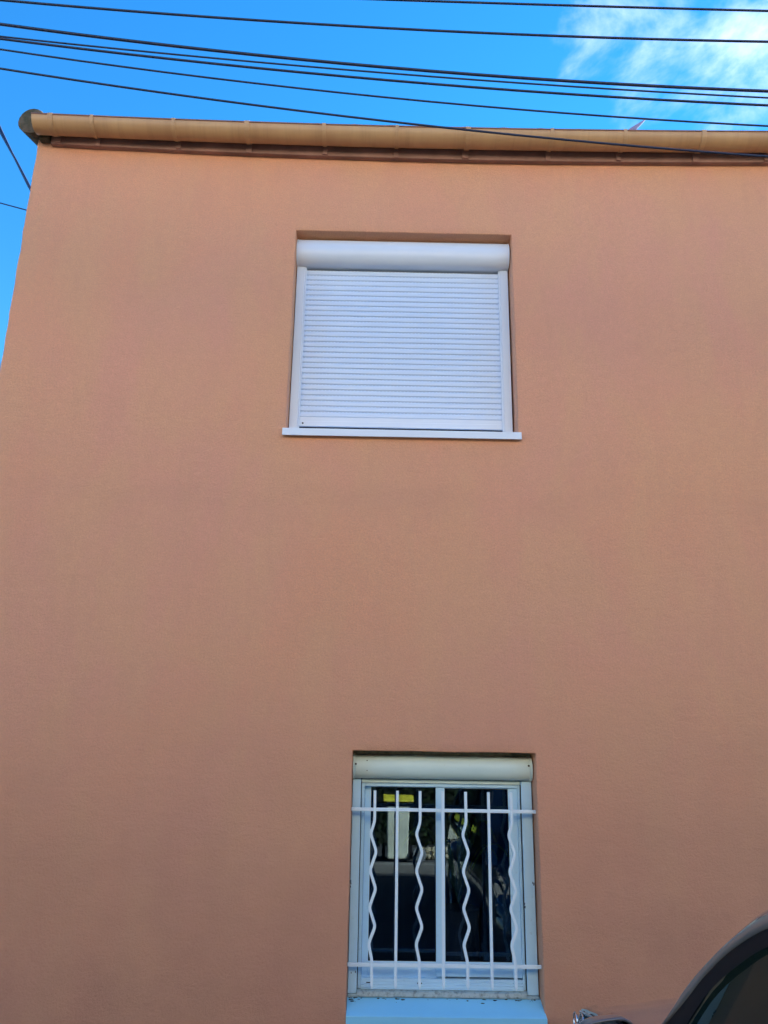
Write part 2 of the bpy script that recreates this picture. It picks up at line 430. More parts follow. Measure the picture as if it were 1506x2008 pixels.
# slats: 28 interlocking profiles
SL0, pitch = 3.7315, .0372
me = None
bm = bmesh.new()
prof = [(.150, 0.0), (.1425, .0015), (.1385, .006), (.1372, .018), (.1385, .029), (.1405, .0330), (.1416, .0336), (.1416, .0368), (.150, .0368)]
prism_x(bm, prof, -.506, .7665)
slat0 = None
for i in range(28):
    if slat0 is None:
        slat0 = obj('slat', bm, M['slat'], up_win); slat0.location.z = SL0; o = slat0
        smooth_angle(slat0, 25)
    else:
        o = slat0.copy(); COL.objects.link(o); o.parent = up_win; o.location = (0, random.uniform(-.0004, .0004), SL0+pitch*i)
# light slots punched in the joints
bm = bmesh.new()
for i in range(28):
    z = SL0+pitch*i+.0335
    x = -.498
    while x < .755:
        bx(bm, x, x+.014, 0.1412, .1430, z, z+.0022); x += .0225
o = obj('light_slots', bm, simple('slot_shadow', (.48, .58, .72), .8), up_win); o['kind'] = 'stuff'
bm = bmesh.new()
prism_x(bm, [(.150, 3.668), (.134, 3.668), (.134, 3.700), (.1375, 3.7025), (.1375, 3.7305), (.150, 3.7305)], -.506, .7665)
obj('bottom_bar', bm, M['white'], up_win, bevel=.001)
bm = bmesh.new(); disc_cyl(bm, (-.478, .134, 3.686), (0, -1, 0), .0055, .003, 16)
obj('screw', bm, M['screw'], up_win)
bm = bmesh.new()
prism_x(bm, [(.30, 3.604), (.165, 3.612), (-.028, 3.588), (-.030, 3.542), (-.024, 3.542), (-.002, 3.555), (.002, 3.570), (.165, 3.594), (.30, 3.592)], -.580, .846)
# cut sides so the back part lies in the opening: ends dress over the wall only in front
o = obj('window_sill', bm, M['white'], up_win, bevel=.0015)

# ------------------------------------------------------------------ lower window
lw = bpy.data.objects.new('barred_window', None); COL.objects.link(lw); lw.parent = house
lw['label'] = 'lower sliding window behind a white grille'
bm = bmesh.new()
prism_x(bm, box_profile(.175, .118, 1.612, 1.736, .060), -.100, .846)
o = obj('shutter_box', bm, M['box_low'], lw, bevel=.003); smooth_angle(o, 30)
for x0, x1 in ((-.1115, -.1005), (.8465, .858)):
    bm = bmesh.new(); prism_x(bm, box_profile(.176, .118, 1.609, 1.738, .0625), x0, x1)
    o = obj('end_cap', bm, M['box_low'], lw, bevel=.0015); smooth_angle(o, 30)
bm = bmesh.new(); bx(bm, -.111, .861, .125, .176, 1.7385, 1.755)
obj('head_packer', bm, simple('weathered_grey_packer', (.25, .26, .20), .8, var=.3, vscale=30), lw)
for p, r in (((-.096, .0615, 1.688), .0050), ((.836, .0615, 1.692), .0050), ((-.036, .067, 1.706), .003), ((-.035, .063, 1.655), .0025)):
    bm = bmesh.new(); disc_cyl(bm, p, (0, -1, 0), r, .008, 12); obj('screw', bm, M['dark'], lw)
for x0, x1 in ((-.1115, -.066), (.801, .858)):
    bm = bmesh.new(); bx(bm, x0, x1, .112, .178, .583, 1.608)
    obj('guide_rail', bm, M['aged'], lw, bevel=.004)
    xi = x1 if x0 < 0 else x0
    bm = bmesh.new(); bx(bm, min(xi, xi+(.003 if x0 < 0 else -.003)), max(xi, xi+(.003 if x0 < 0 else -.003)), .122, .15, .60, 1.59)
    obj('guide_groove', bm, M['dark'], lw)
bm = bmesh.new(); bx(bm, -.062, .797, .124, .176, 1.590, 1.6075)
obj('head_rail', bm, M['box_low'], lw, bevel=.003)
bm = bmesh.new()
bx(bm, -.0625, -.046, .136, .20, .60, 1.589); bx(bm, .785, .7975, .136, .20, .60, 1.589)
bx(bm, -.0455, .7845, .136, .20, 1.572, 1.589)
for i, (y, z) in enumerate(((.122, .606), (.130, .618), (.138, .630), (.146, .642))):
    bx(bm, -.0455, .7845, y, .20-.001*i, .5995+.0002*i, z)
obj('window_frame', bm, M['aged'], lw, bevel=.0015)
def sash(x0, x1, y, z0, z1, sl, sr, rb, rt, dy=.03):
    bm = bmesh.new()
    bx(bm, x0, x0+sl, y, y+dy, z0, z1); bx(bm, x1-sr, x1, y, y+dy, z0, z1)
    bx(bm, x0+sl, x1-sr, y+.003, y+dy-.002, z0, z0+rb); bx(bm, x0+sl, x1-sr, y+.003, y+dy-.002, z1-rt, z1)
    s = obj('sash', bm, M['aged'], lw, bevel=.002)
    bm = bmesh.new(); bx(bm, x0+sl-.002, x1-sr+.002, y+dy*.5-.002, y+dy*.5+.002, z0+rb-.002, z1-rt+.002)
    obj('pane', bm, M['glass'], lw)
    bm = bmesh.new()
    e = .004
    bx(bm, x0+sl, x0+sl+e, y+.004, y+.012, z0+rb, z1-rt); bx(bm, x1-sr-e, x1-sr, y+.004, y+.012, z0+rb, z1-rt)
    bx(bm, x0+sl+e, x1-sr-e, y+.004, y+.012, z0+rb, z0+rb+e); bx(bm, x0+sl+e, x1-sr-e, y+.004, y+.012, z1-rt-e, z1-rt)
    obj('glazing_seal', bm, M['rubber'], lw)
sash(-.045, .372, .176, .636, 1.571, .034, .03, .078, .006, .02)
sash(.341, .784, .148, .652, 1.571, .048, .050, .070, .006, .024)
# small hardware on the track
for x0, x1, y0, z0, z1, m in ((-.028, -.002, .108, .612, .626, 'aged'), (-.018, .004, .1195, .628, .632, 'dark'), (.242, .266, .1195, .6265, .632, 'dark')):
    bm = bmesh.new(); bx(bm, x0, x1, y0, .1225 if m == 'dark' else .121, z0, z1); obj('track_stop' if m == 'aged' else 'drain_slot', bm, M[m], lw)
# crumbly mortar bead between frame and sill
bm = bmesh.new()
rows = []
for i in range(121):
    x = -.064+(.862)*i/120
    q = [noise.noise(Vector((x*40, k*3.1, 0)))*.004 for k in range(5)]
    rows.append([bm.verts.new(p) for p in ((x, .17, .5985), (x, .116+q[0], .5985+q[1]*.3), (x, .104+q[1], .590+q[2]), (x, .106+q[2], .578+q[3]), (x, .098+q[3], .572), (x, .17, .56))])
for a, b in zip(rows, rows[1:]):
    for j in range(5): bm.faces.new((a[j], a[j+1], b[j+1], b[j]))
o = obj('mortar_joint', bm, M['grime'], lw, smooth=True)
bm = bmesh.new()
for i in range(70):
    c = random.choice([random.gauss(.60, .05), random.gauss(.80, .04), random.uniform(-.1, .85), random.gauss(.08, .03), -.10+random.random()*.03])
    if not -.11 < c < .86: continue
    r = random.uniform(.0015, .0065); y = .100-abs(random.gauss(0, .012))
    bmesh.ops.create_icosphere(bm, subdivisions=1, radius=r, matrix=Matrix.Translation((c, y, .566+(y-.1)*.3+r*.3)) @ Matrix.Diagonal((random.uniform(1, 2.6), 1, .5, 1)))
o = obj('dirt_crumbs', bm, M['dark'], lw); o['kind'] = 'stuff'
bm = bmesh.new()
prism_x(bm, [(.17, .576), (.098, .568), (-.032, .526), (-.033, .475), (-.028, .475), (-.004, .49), (-.001, .50), (.002, .515), (.098, .556), (.17, .564)], -.1125, .8675)
obj('window_sill', bm, M['sill_low'], lw, bevel=.0015)
# chipped stucco bits on the guides
bm = bmesh.new()
for (x, z) in ((-.111, 1.10), (-.108, 1.09), (-.110, 1.075), (.852, 1.10), (.846, 1.106), (.80, 1.005), (.802, .99), (-.095, .675), (-.073, .68)):
    bmesh.ops.create_icosphere(bm, subdivisions=1, radius=random.uniform(.003, .006), matrix=Matrix.Translation((x, .112, z)) @ Matrix.Diagonal((.8, .4, 1.6, 1)))
o = obj('paint_chips', bm, simple('dark_blue_grey_chip', (.10, .14, .20), .8), lw); o['kind'] = 'stuff'
# grille: two rails, seven bars, every other one wavy
GRY = .05
grl = bpy.data.objects.new('window_grille', None); COL.objects.link(grl); grl.parent = house
grl['label'] = 'white grille of straight and wavy bars'
for z in (1.461, .729):
    bm = bmesh.new(); bx(bm, -.1135, .8635, GRY-.006, GRY+.006, z-.0085, z+.0085)
    obj('grille_rail', bm, M['grille'], grl, bevel=.002)
BX = (.0095, .129, .249, .369, .491, .6125, .7325)
for i, x in enumerate(BX):
    pts = []
    zt, zb = 1.556, .638
    if i in (1, 3, 5): pts = [(x, zt), (x, zb)]
    else:
        # rounded zigzag
        key = [(0, zt), (0, 1.395), (-.019, 1.315), (.012, 1.195)]
        # three and a half swings between the rails
        zk = [1.325, 1.215, 1.115, 1.005, .905, .80]
        xk = [-.020, .012, -.020, .012, -.020, .012]
        kz = [(0, zt), (0, 1.405)] + [(a, b) for a, b in zip([-.020, .014, -.022, .012, -.022, .012, -.020], [1.318, 1.222, 1.122, 1.022, .926, .838, .790])]
        kz = [(0, zt), (0, 1.398), (-.021, 1.328), (.013, 1.228), (-.021, 1.128), (.013, 1.028), (-.021, .928), (.011, .842), (-.019, .778), (0, .722), (0, zb)]
        kz = [(0, zt), (.001, 1.405), (-.022, 1.335), (.012, 1.236), (-.022, 1.132), (.012, 1.030), (-.022, .926), (.012, .862), (-.0, .80)]
        # measured turning points (photo rows 1610,1640,1662,1700,1733,1772,1812,1847,1880)
        kz = [(0, zt), (.001, 1.412), (-.022, 1.345), (.009, 1.238), (-.022, 1.137), (.009, 1.040), (-.022, .943), (.007, .868), (-.022, .815), (0, .745), (0, zb)]
        kz = [(0, zt), (.001, 1.402), (-.019, 1.342), (.013, 1.255), (-.019, 1.166), (.013, 1.078), (-.019, .992), (.013, .905), (-.019, .826), (-.001, .750), (0, zb)]
        mir = 1
        pts = []
        for q, (dx, z) in enumerate(kz):
            if q in (0, len(kz)-1): pts.append((x+dx, z)); continue
            p0, p1, p2 = kz[q-1], kz[q], kz[q+1]
            d0 = Vector((p0[0]-p1[0], p0[1]-p1[1])); d2 = Vector((p2[0]-p1[0], p2[1]-p1[1]))
            rr = .017
            A = Vector(p1)+d0.normalized()*rr; Cc = Vector(p1)+d2.normalized()*rr
            for tt in (0, .25, .5, .75, 1):
                v = A*(1-tt)**2+Vector(p1)*2*tt*(1-tt)+Cc*tt*tt
                pts.append((x+v[0], v[1]))
    bm = bmesh.new()
    if i in (0, 2, 4, 6):
        pts = pts
    rows = []
    hw = .0073
    for q, (px, pz) in enumerate(pts):
        a_ = Vector(pts[max(q-1, 0)]); b_ = Vector(pts[min(q+1, len(pts)-1)])
        d = (b_-a_).normalized(); nn = Vector((-d.y, d.x))*hw
        k = 1
        rows.append([bm.verts.new((px+nn.x*s, GRY-.0075+yy, pz+nn.y*s)) for s, yy in ((1, -.0073), (-1, -.0073), (-1, .0073), (1, .0073))])
    last = rows[-1]; 
    for a, b in zip(rows, rows[1:]):
        for j in range(4): bm.faces.new((a[j], a[(j+1) % 4], b[(j+1) % 4], b[j]))
    bm.faces.new(rows[0][::-1])
    tip = bm.verts.new((pts[-1][0]+.001, GRY-.0075, pts[-1][1]-.018))
    for j in range(4): bm.faces.new((last[j], last[(j+1) % 4], tip))
    obj('grille_bar', bm, M['grille'], grl, bevel=.0015)

# ------------------------------------------------------------------ houseplant inside, seen faintly through the right pane
plant = thing('houseplant', 'houseplant with long arching leaves, dim behind the right pane', 'plant')
pm = simple('dusty_leaf_green', (.10, .16, .06), .5, var=.3, vscale=8)
for i in range(16):
    bm = bmesh.new(); a = random.uniform(0, math.tau); ln = random.uniform(.35, .65); rise = random.uniform(.35, .6)
    P1, P2 = [], []
    for q in range(9):
        t = q/8; rr = ln*t; zz = .92+rise*math.sin(t*2.3)*.9
        wd = .018*math.sin(math.pi*min(t*.9+.08, 1))
        cx, cy = .50+math.cos(a)*rr*.7, .55+math.sin(a)*rr*.4
        sx, sy = -math.sin(a)*wd, math.cos(a)*wd
        P1.append((cx+sx, max(cy+sy, .24), zz)); P2.append((cx-sx, max(cy-sy, .24), zz-.003))
    grid(bm, [P1, P2]); obj('leaf', bm, pm, plant, solid=.001)
bm = bmesh.new(); disc_cyl(bm, (.50, .55, .60), (0, 0, 1), .12, .30); obj('pot', bm, simple('dark_pot', (.05, .04, .04), .6), plant, bevel=.01)
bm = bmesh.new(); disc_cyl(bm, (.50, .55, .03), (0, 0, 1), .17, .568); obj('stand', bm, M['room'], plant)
rebase(plant, (.50, .55, .03))

# ------------------------------------------------------------------ overhead cables
def cable(label, pts, y, r, cat='cable', name='overhead_cable', group='overhead cables crossing the sky in front of the roof'):
    # quadratic through the measured points, carried on both ways
    import numpy as np
    P = np.array(pts); c = np.polyfit(P[:, 0], P[:, 1], 2 if len(pts) > 2 else 1)
    if len(pts) > 2 and c[0] < .002: 
        s = np.polyfit(P[:, 0], P[:, 1]-.004*P[:, 0]**2, 1); c = np.array([.004, s[0], s[1]])
    bm = bmesh.new()
    X = [-9+18*i/90 for i in range(91)]
    tube(bm, [(x, y, float(np.polyval(c, x)) if abs(x) < 4 else float(np.polyval(c, math.copysign(4, x))+np.polyval(np.polyder(c), math.copysign(4, x))*(x-math.copysign(4, x)))) for x in X], r, 8)
    o = obj(name, bm, M['cable'], smooth=True); tag(o, label, cat, group); return o
cable('topmost overhead cable, crossing only the upper right corner of the sky', [(.042, 5.148), (.879, 5.139), (1.785, 5.134)], -1.5, .0054)
cable('black overhead cable from the top left corner, second from the top', [(-1.8, 5.093), (-.015, 4.98), (.869, 4.955), (1.763, 4.951)], -1.5, .0058)
cable('thickest overhead cable, third from the top', [(-1.778, 4.949), (-.892, 4.842), (-.011, 4.756), (.855, 4.692), (1.728, 4.67)], -1.5, .0072)
cable('thin overhead cable just beneath the thickest one, nearly touching its lower neighbour at left', [(-1.766, 4.873), (-.889, 4.804), (-.01, 4.71), (1.723, 4.63)], -1.502, .0042)
cable('overhead cable running paired below a thinner one, fifth from the top', [(-1.765, 4.864), (-.886, 4.769), (-.01, 4.682), (.851, 4.62), (1.718, 4.591)], -1.5, .0058)
cable('thin overhead cable lying alone just above the gutter', [(-1.756, 4.806), (-.879, 4.683), (-.009, 4.588), (.846, 4.516), (1.704, 4.476)], -1.5, .0044)
cable('lowest overhead cable, dropping across the gutter at right', [(-1.739, 4.696), (-.869, 4.57), (.213, 4.433), (1.067, 4.35), (1.685, 4.314)], -1.5, .0050)
# cables behind the house at left
bm = bmesh.new()
pA = [(-5.6, 2.2, 11.0), (-3.796, 2.0, 7.487), (-3.598, 2.0, 7.167), (-3.416, 2.0, 6.859), (-3.0, 2.0, 6.15), (-2.34, 2.0, 5.1)]
tube(bm, pA, .012, 8)
tube(bm, [(x+.016*math.sin(i*1.6)+.004, y, z+.010*math.cos(i*1.6)) for i, (x, y, z) in enumerate(pA)], .010, 8)
o = obj('drop_cable', bm, M['cable'], smooth=True); tag(o, 'thick twisted black cable dropping steeply beside the left corner of the house', 'cable')
bm = bmesh.new()
tube(bm, [(-12, 6, 11.0), (-6.0, 6, 9.718), (-5.57, 6, 9.598), (-4.6, 6, 9.35)] , .011, 6)
tube(bm, [(-4.6, 6, 9.35), (-2.0, 6, 8.8)], .011, 6)
o = obj('distant_cable', bm, M['cable'], smooth=True); tag(o, 'thin cable passing behind the left wall edge of the house, lowest at left', 'cable')

# ------------------------------------------------------------------ car
car = thing('parked_car', 'grey-brown parked car at the lower right corner, nose towards the wall', 'car')
def paint(name, c, rough=.28):
    k = NT(name); k.b.inputs['Metallic'].default_value = .25; k.b.inputs['Roughness'].default_value = rough
    k.b.inputs['Coat Weight'].default_value = 1; k.b.inputs['Coat Roughness'].default_value = .04
    fl = k.noise(900, 2); d = k.noise(7, 6, .6)
    cc = k.mix(k.rng(fl, .3, .7, 0, .25), c, tuple(x*1.6 for x in c))
    k.base(k.mix(k.rng(d, .5, .8, 0, .35), cc, (.17, .15, .13)))
    return k.m
CP = paint('taupe_car_paint', (.22, .195, .18), .14)
XC = 1.69
def side_x(z): return .84+.31*(z-.92) if z > .92 else .84-.055*min(1, (.92-z)/.17)*(1 if z > .5 else 1) + (.0 if z > .5 else .05*((.5-z)/.3)**2)
def interp(tab, y):
    for (a, va), (b, vb) in zip(tab, tab[1:]):
        if a <= y <= b: t = (y-a)/(b-a); t = t*t*(3-2*t)*.4+t*.6; return va+(vb-va)*t
    return tab[0][1] if y < tab[0][0] else tab[-1][1]
Wt = [(-4.95, .70), (-4.8, .82), (-4.3, .88), (-3.0, .895), (-1.6, .895), (-1.1, .905), (-.88, .905), (-.74, .82), (-.62, .60)]
Ht = [(-4.95, .62), (-4.85, .85), (-4.6, .95), (-3.5, .935), (-1.6, .925), (-1.35, .895), (-1.1, .862), (-.9, .825), (-.75, .75), (-.62, .62)]
Bt = [(-4.95, .40), (-4.7, .25), (-4.3, .20), (-1.0, .20), (-.75, .25), (-.60, .36)]
ys = [-4.95+i*.0725 for i in range(61)]
def wheel_cut(y, z):
    for wy in (-1.42, -4.02):
        if math.hypot(y-wy, z-.32) < .36: return True
    return False
def side_pts(y, s):
    wv, h, b = interp(Wt, y), interp(Ht, y), interp(Bt, y)
    out_ = []
    for t in [i/14 for i in range(15)]:
        z = b+(h-b)*t
        q = wv - .05*(1-t)**3*1.2 - .045*max(0, (t-.72)/.28)**1.6 - .012*math.exp(-((t-.55)/.06)**2)
        out_.append(Vector((XC+s*q, y, z)))
    return out_
bm = bmesh.new()
for s in (-1, 1):
    V = [[bm.verts.new(p) for p in side_pts(y, s)] for y in ys]
    for i in range(len(ys)-1):
        for j in range(14):
            c = (V[i][j].co+V[i+1][j+1].co)/2
            if wheel_cut(c.y, c.z): continue
            bm.faces.new((V[i][j], V[i][j+1], V[i+1][j+1], V[i+1][j]))
# nose and tail faces
for y in (ys[0], ys[-1]):
    a, b = side_pts(y, -1), side_pts(y, 1)
    sgn = -1 if y == ys[0] else 1
    grid(bm, [[a[j].lerp(b[j], t)+Vector((0, sgn*.09*math.sin(math.pi*t), 0)) for t in [i/10 for i in range(11)]] for j in range(15)])
# tailgate deck
yy = [y for y in ys if y < -4.55]
grid(bm, [[side_pts(y, -1)[-1].lerp(side_pts(y, 1)[-1], t)+Vector((0, 0, .03*math.sin(math.pi*t))) for t in [i/8 for i in range(9)]] for y in yy])
bmesh.ops.remove_doubles(bm, verts=bm.verts, dist=.0005)
body = obj('body', bm, CP, car, smooth=True, solid=.012)
# bonnet
def hoodpt(y, t):
    a, b = side_pts(y, -1)[-1], side_pts(y, 1)[-1]
    c = a.lerp(b, .5); hw = (b.x-a.x)/2*.985
    u = -1+2*t
    crown = .050*(1-abs(u)**2.2) * min(1, (-.56-y)/.25)
    crown += .012*math.exp(-((abs(u)-.62)/.07)**2)
    return Vector((c.x+u*hw, y, a.z+crown))
bm = bmesh.new()
yh = [-.64-(.96)*i/20 for i in range(21)]
grid(bm, [[hoodpt(y, i/24) for i in range(25)] for y in yh])
obj('bonnet', bm, CP, car, smooth=True, solid=.01)
bm = bmesh.new(); grid(bm, [[Vector((XC-.86+1.72*i/6, y, .30)) for i in range(7)] for y in (-4.8, -.75)])
grid(bm, [[Vector((XC-.84+1.68*i/6, -1.35, z)) for i in range(7)] for z in (.3, .90)])
obj('floor_pan', bm, M['rubber'], car)
# curves on the left side surface: silhouette O, seal I, glass edge J, keyed by index
O_ = [(-1.50, .93), (-1.60, .968), (-1.69, 1.031), (-1.807, 1.169), (-1.929, 1.275), (-2.046, 1.361), (-2.171, 1.438), (-2.36, 1.505), (-2.75, 1.553), (-3.3, 1.56), (-3.85, 1.50), (-4.30, 1.36), (-4.60, 1.12), (-4.70, .95)]
I_ = [(-1.57, .93), (-1.65, .985), (-1.729, 1.054), (-1.823, 1.141), (-1.900, 1.215), (-2.022, 1.308), (-2.195, 1.401), (-2.40, 1.462), (-2.8, 1.505), (-3.3, 1.510), (-3.82, 1.452), (-4.18, 1.33), (-4.38, 1.13), (-4.42, .95)]
J_ = [(-1.76, .93), (-1.79, 1.00), (-1.842, 1.075), (-1.888, 1.133), (-1.945, 1.192), (-2.040, 1.265), (-2.205, 1.362), (-2.42, 1.425), (-2.8, 1.465), (-3.3, 1.470), (-3.78, 1.412), (-4.08, 1.30), (-4.25, 1.12), (-4.28, .95)]
def cr(P, k=6):
    out_ = []; n = len(P)
    for i in range(n-1):
        p0, p1, p2, p3 = [Vector(P[max(0, min(n-1, i+d))]) for d in (-1, 0, 1, 2)]
        for q in range(k):
            t = q/k
            out_.append(.5*((2*p1)+(-p0+p2)*t+(2*p0-5*p1+4*p2-p3)*t*t+(-p0+3*p1-3*p2+p3)*t**3))
    out_.append(Vector(P[-1])); return out_
def on_side(c, s, off=0): return Vector((XC+s*(XC-side_x(c[1]))+s*off, c[0], c[1]))
oc, ic, jc = cr(O_), cr(I_), cr(J_)
for s in (-1, 1):
    bm = bmesh.new()
    P = []
    for k, (a, b) in enumerate(zip(oc, ic)):
        A, Bq = on_side(a, s), on_side(b, s)
        inn = A+Vector((-s*.075, 0, .0)); nrm = (A-Bq).normalized()
        P.append([Bq+Vector((-s*.03, 0, 0)), Bq+Vector((s*.003, 0, 0)), Bq.lerp(A, .45)+Vector((s*.010, 0, 0)), Bq.lerp(A, .8)+Vector((s*.006, 0, 0)), A, A+Vector((-s*.018, 0, 0))+nrm*.006, A+Vector((-s*.045, 0, 0))+nrm*.008, inn])
    grid(bm, P); o = obj('roof_pillar', bm, CP, car, smooth=True)
    bm = bmesh.new()
    grid(bm, [[on_side(b, s, .0), on_side(b.lerp(j, .5), s, .004), on_side(j, s, 0)] for b, j in zip(ic, jc)])
    obj('window_seal', bm, M['rubber'], car, smooth=True)
    # side glass: front and rear pane split by a B pillar at y -3.0
    top = lambda y: max([j[1] for j in jc if abs(j[0]-y) < .06] or [.95])
    for y0, y1 in ((-1.80, -2.88), (-3.0, -4.2)):
        bm = bmesh.new(); P = []
        for i in range(25):
            y = y0+(y1-y0)*i/24; z1 = top(y)
            if y > -2.0:
                c = [j for j in jc if j[0] > -2.6]; z1 = .93
                for a, b in zip(c, c[1:]):
                    if b[0] <= y <= a[0] and a[0] != b[0]: z1 = a[1]+(b[1]-a[1])*(y-a[0])/(b[0]-a[0])
            z1 = max(z1+.004, .94)
            P.append([on_side((y, .925+(z1-.925)*q/6), s, -.012) for q in range(7)])
        grid(bm, P); obj('side_window', bm, M['carglass'], car, smooth=True)
    bm = bmesh.new(); grid(bm, [[on_side((y, .925+(1.50-.925)*q/6), s, -.004) for q in range(7)] for y in (-2.88, -3.0)])
    obj('door_pillar', bm, M['rubber'], car, solid=.01)
    bm = bmesh.new(); tube(bm, [side_pts(y, s)[-1]+Vector((s*.003, 0, .004)) for y in [-1.62-i*.1 for i in range(29)]], .008, 8)
    obj('belt_trim', bm, M['rubber'], car, smooth=True)
    for yh_ in (-2.75, -3.8):
        bm = bmesh.new(); X = XC+s*.895; tube(bm, [(X, yh_+.09, .80), (X+s*.03, yh_+.07, .81), (X+s*.032, yh_-.07, .81), (X, yh_-.09, .80)], .012, 8)
        obj('door_handle', bm, CP, car, smooth=True)
    # door seams
    for yd in (-1.75, -2.94):
        bm = bmesh.new()
        tube(bm, [side_pts(yd, s)[q]+Vector((s*.005, 0, 0)) for q in range(2, 15)], .0035, 6)
        obj('door_seam', bm, M['rubber'], car)
    # headlight wraps the corner
    bm = bmesh.new(); P = []
    for i in range(13):
        y = -1.16+.50*i/12; sp = side_pts(y, s)[-1]
        zt = sp.z+.004; dz = .03+.13*math.sin(math.pi*(.08+.84*(i/12)**.8))**.8
        P.append([Vector((sp.x-s*.05, y+.004, zt+.014)), Vector((sp.x+s*.004, y, zt)), Vector((sp.x+s*.024, y+.004, zt-dz*.45)), Vector((sp.x+s*.026, y+.006, zt-dz))])
    grid(bm, P); o = obj('headlight', bm, simple('headlight_lens', (.06, .09, .10), .06, coat=1), car, smooth=True, solid=.008)
    bm = bmesh.new()
    for rr, yo in ((.035, -.98), (.03, -.88)):
        sp = side_pts(yo, s)[-1]
        tube(bm, [(sp.x+s*.024, yo+rr*math.cos(a), sp.z-.035+rr*math.sin(a)) for a in [math.tau*i/20 for i in range(21)]], .003, 6)
    for k in (0,):
        tube(bm, [side_pts(y, s)[-1]+Vector((s*.010, 0, .0)) for y in [-1.16+.5*i/12 for i in range(13)]], .0035, 6)
    obj('reflector', bm, simple('chrome_ring', (.75, .78, .8), .15, metal=1), o, smooth=True)
    bm = bmesh.new()
    ends = [side_pts(y, s)[-1] for y in (-.80, -.74, -.67)]
    grid(bm, [[e+Vector((s*.028, 0, -.0)), e+Vector((s*.040, .004, -.05)), e+Vector((s*.036, .006, -.10))] for e in ends])
    obj('indicator', bm, simple('pale_indicator_lens', (.50, .56, .50), .1), o, smooth=True, solid=.01)
# roof
ro = [c for c in oc if c[1] > 1.42]
bm = bmesh.new(); P = []
for c in ro:
    A, Bq = on_side(c, -1, -.045), on_side(c, 1, -.045)
    P.append([A.lerp(Bq, i/16)+Vector((0, .10*math.sin(math.pi*i/16) if c[0] > -2.6 else 0, .006+.045*math.sin(math.pi*i/16)**.8)) for i in range(17)])
grid(bm, P); obj('roof', bm, CP, car, smooth=True, solid=.008)
# windscreen and rear window
for (lo, hi, bow, nm) in (((-1.50, .93), (-2.171, 1.438), .05, 'windscreen'), ((-4.70, .95), (-4.20, 1.40), -.08, 'rear_window')):
    bm = bmesh.new(); P = []
    seg = [c for c in oc if (c[0] > -2.2 if nm == 'windscreen' else c[0] < -4.1)]
    for c in seg:
        A, Bq = on_side(c, -1, -.04), on_side(c, 1, -.04)
        P.append([A.lerp(Bq, i/14)+Vector((0, bow*math.sin(math.pi*i/14)-.012*(1 if bow > 0 else -1), .0)) for i in range(15)])
    grid(bm, P); obj(nm, bm, M['carglass'], car, smooth=True)
bm = bmesh.new()   # dash and scuttle
prism_x(bm, [(-1.45, .90), (-1.62, .955), (-2.05, .99), (-2.12, .96), (-2.10, .60), (-1.45, .60)], XC-.80, XC+.80)
obj('dashboard', bm, M['rubber'], car, bevel=.03)
bm = bmesh.new(); cx = XC-.37
tube(bm, [(cx+.185*math.cos(a), -2.33+.06*math.sin(a), 1.00+.175*math.sin(a)) for a in [math.tau*i/28 for i in range(29)]], .015, 8)
tube(bm, [(cx-.18, -2.33, 1.0), (cx+.18, -2.33, 1.0)], .02, 8); tube(bm, [(cx, -2.31, 1.0), (cx, -2.05, .88)], .03, 8)
obj('steering_wheel', bm, M['rubber'], car, smooth=True)
seatm = simple('dark_seat_fabric', (.03, .032, .035), .9)
for cx in (XC-.37, XC+.37):
    bm = bmesh.new()
    bx(bm, cx-.24, cx+.24, -3.25, -2.70, .45, .60)
    vs_ = bx(bm, cx-.24, cx+.24, -3.42, -3.25, .60, 1.17)
    for v in vs_[4:]: v.co.y -= .16; v.co.x = cx+(v.co.x-cx)*.8
    bx(bm, cx-.13, cx+.13, -3.60, -3.50, 1.20, 1.38)
    obj('seat', bm, seatm, car, bevel=.04, seg=3)
bm = bmesh.new(); bx(bm, XC-.65, XC+.65, -4.4, -4.2, .6, 1.1); obj('rear_bench', bm, seatm, car, bevel=.05, seg=3)
# mirrors
for s in (-1, 1):
    cx = XC+s*1.015; cy, cz = -1.76, .995
    bm = bmesh.new(); P = []
    for i in range(13):
        t = i/12; yy = -.045+.13*t; k = math.sqrt(max(0, 1-(t**2.2)))
        ring = []
        for q in range(28):
            a = math.tau*q/28; ca, sa = math.cos(a), math.sin(a)
            ex = abs(ca)**.62*(1 if ca > 0 else -1); ez = abs(sa)**.72*(1 if sa > 0 else -1)
            ring.append((cx+ex*.092*k, cy+yy, cz+ez*.078*k*(1-.18*ex*s*1.0 if True else 1)))
        ring.append(ring[0]); P.append(ring)
    grid(bm, P); mo = obj('wing_mirror', bm, paint('mirror_shell_paint', (.13, .13, .14)) if s == -1 else CP, car, smooth=True, solid=.006)
    bm = bmesh.new(); rg = [Vector(p) for p in P[0]][:-1]
    c0 = Vector((cx, cy-.045, cz)); f = [bm.verts.new(c0+(p-c0)*.93+Vector((0, .008, 0))) for p in rg]; bm.faces.new(f)
    obj('mirror_glass', bm, simple('dim_mirror_silver', (.22, .27, .36), .02, metal=1, var=.0), mo)
    bm = bmesh.new(); tube(bm, [(cx-s*.06, cy+.02, cz-.04), (XC+s*.86, cy+.03, .93)], .03, 10)
    obj('mirror_arm', bm, M['rubber'], mo, smooth=True)
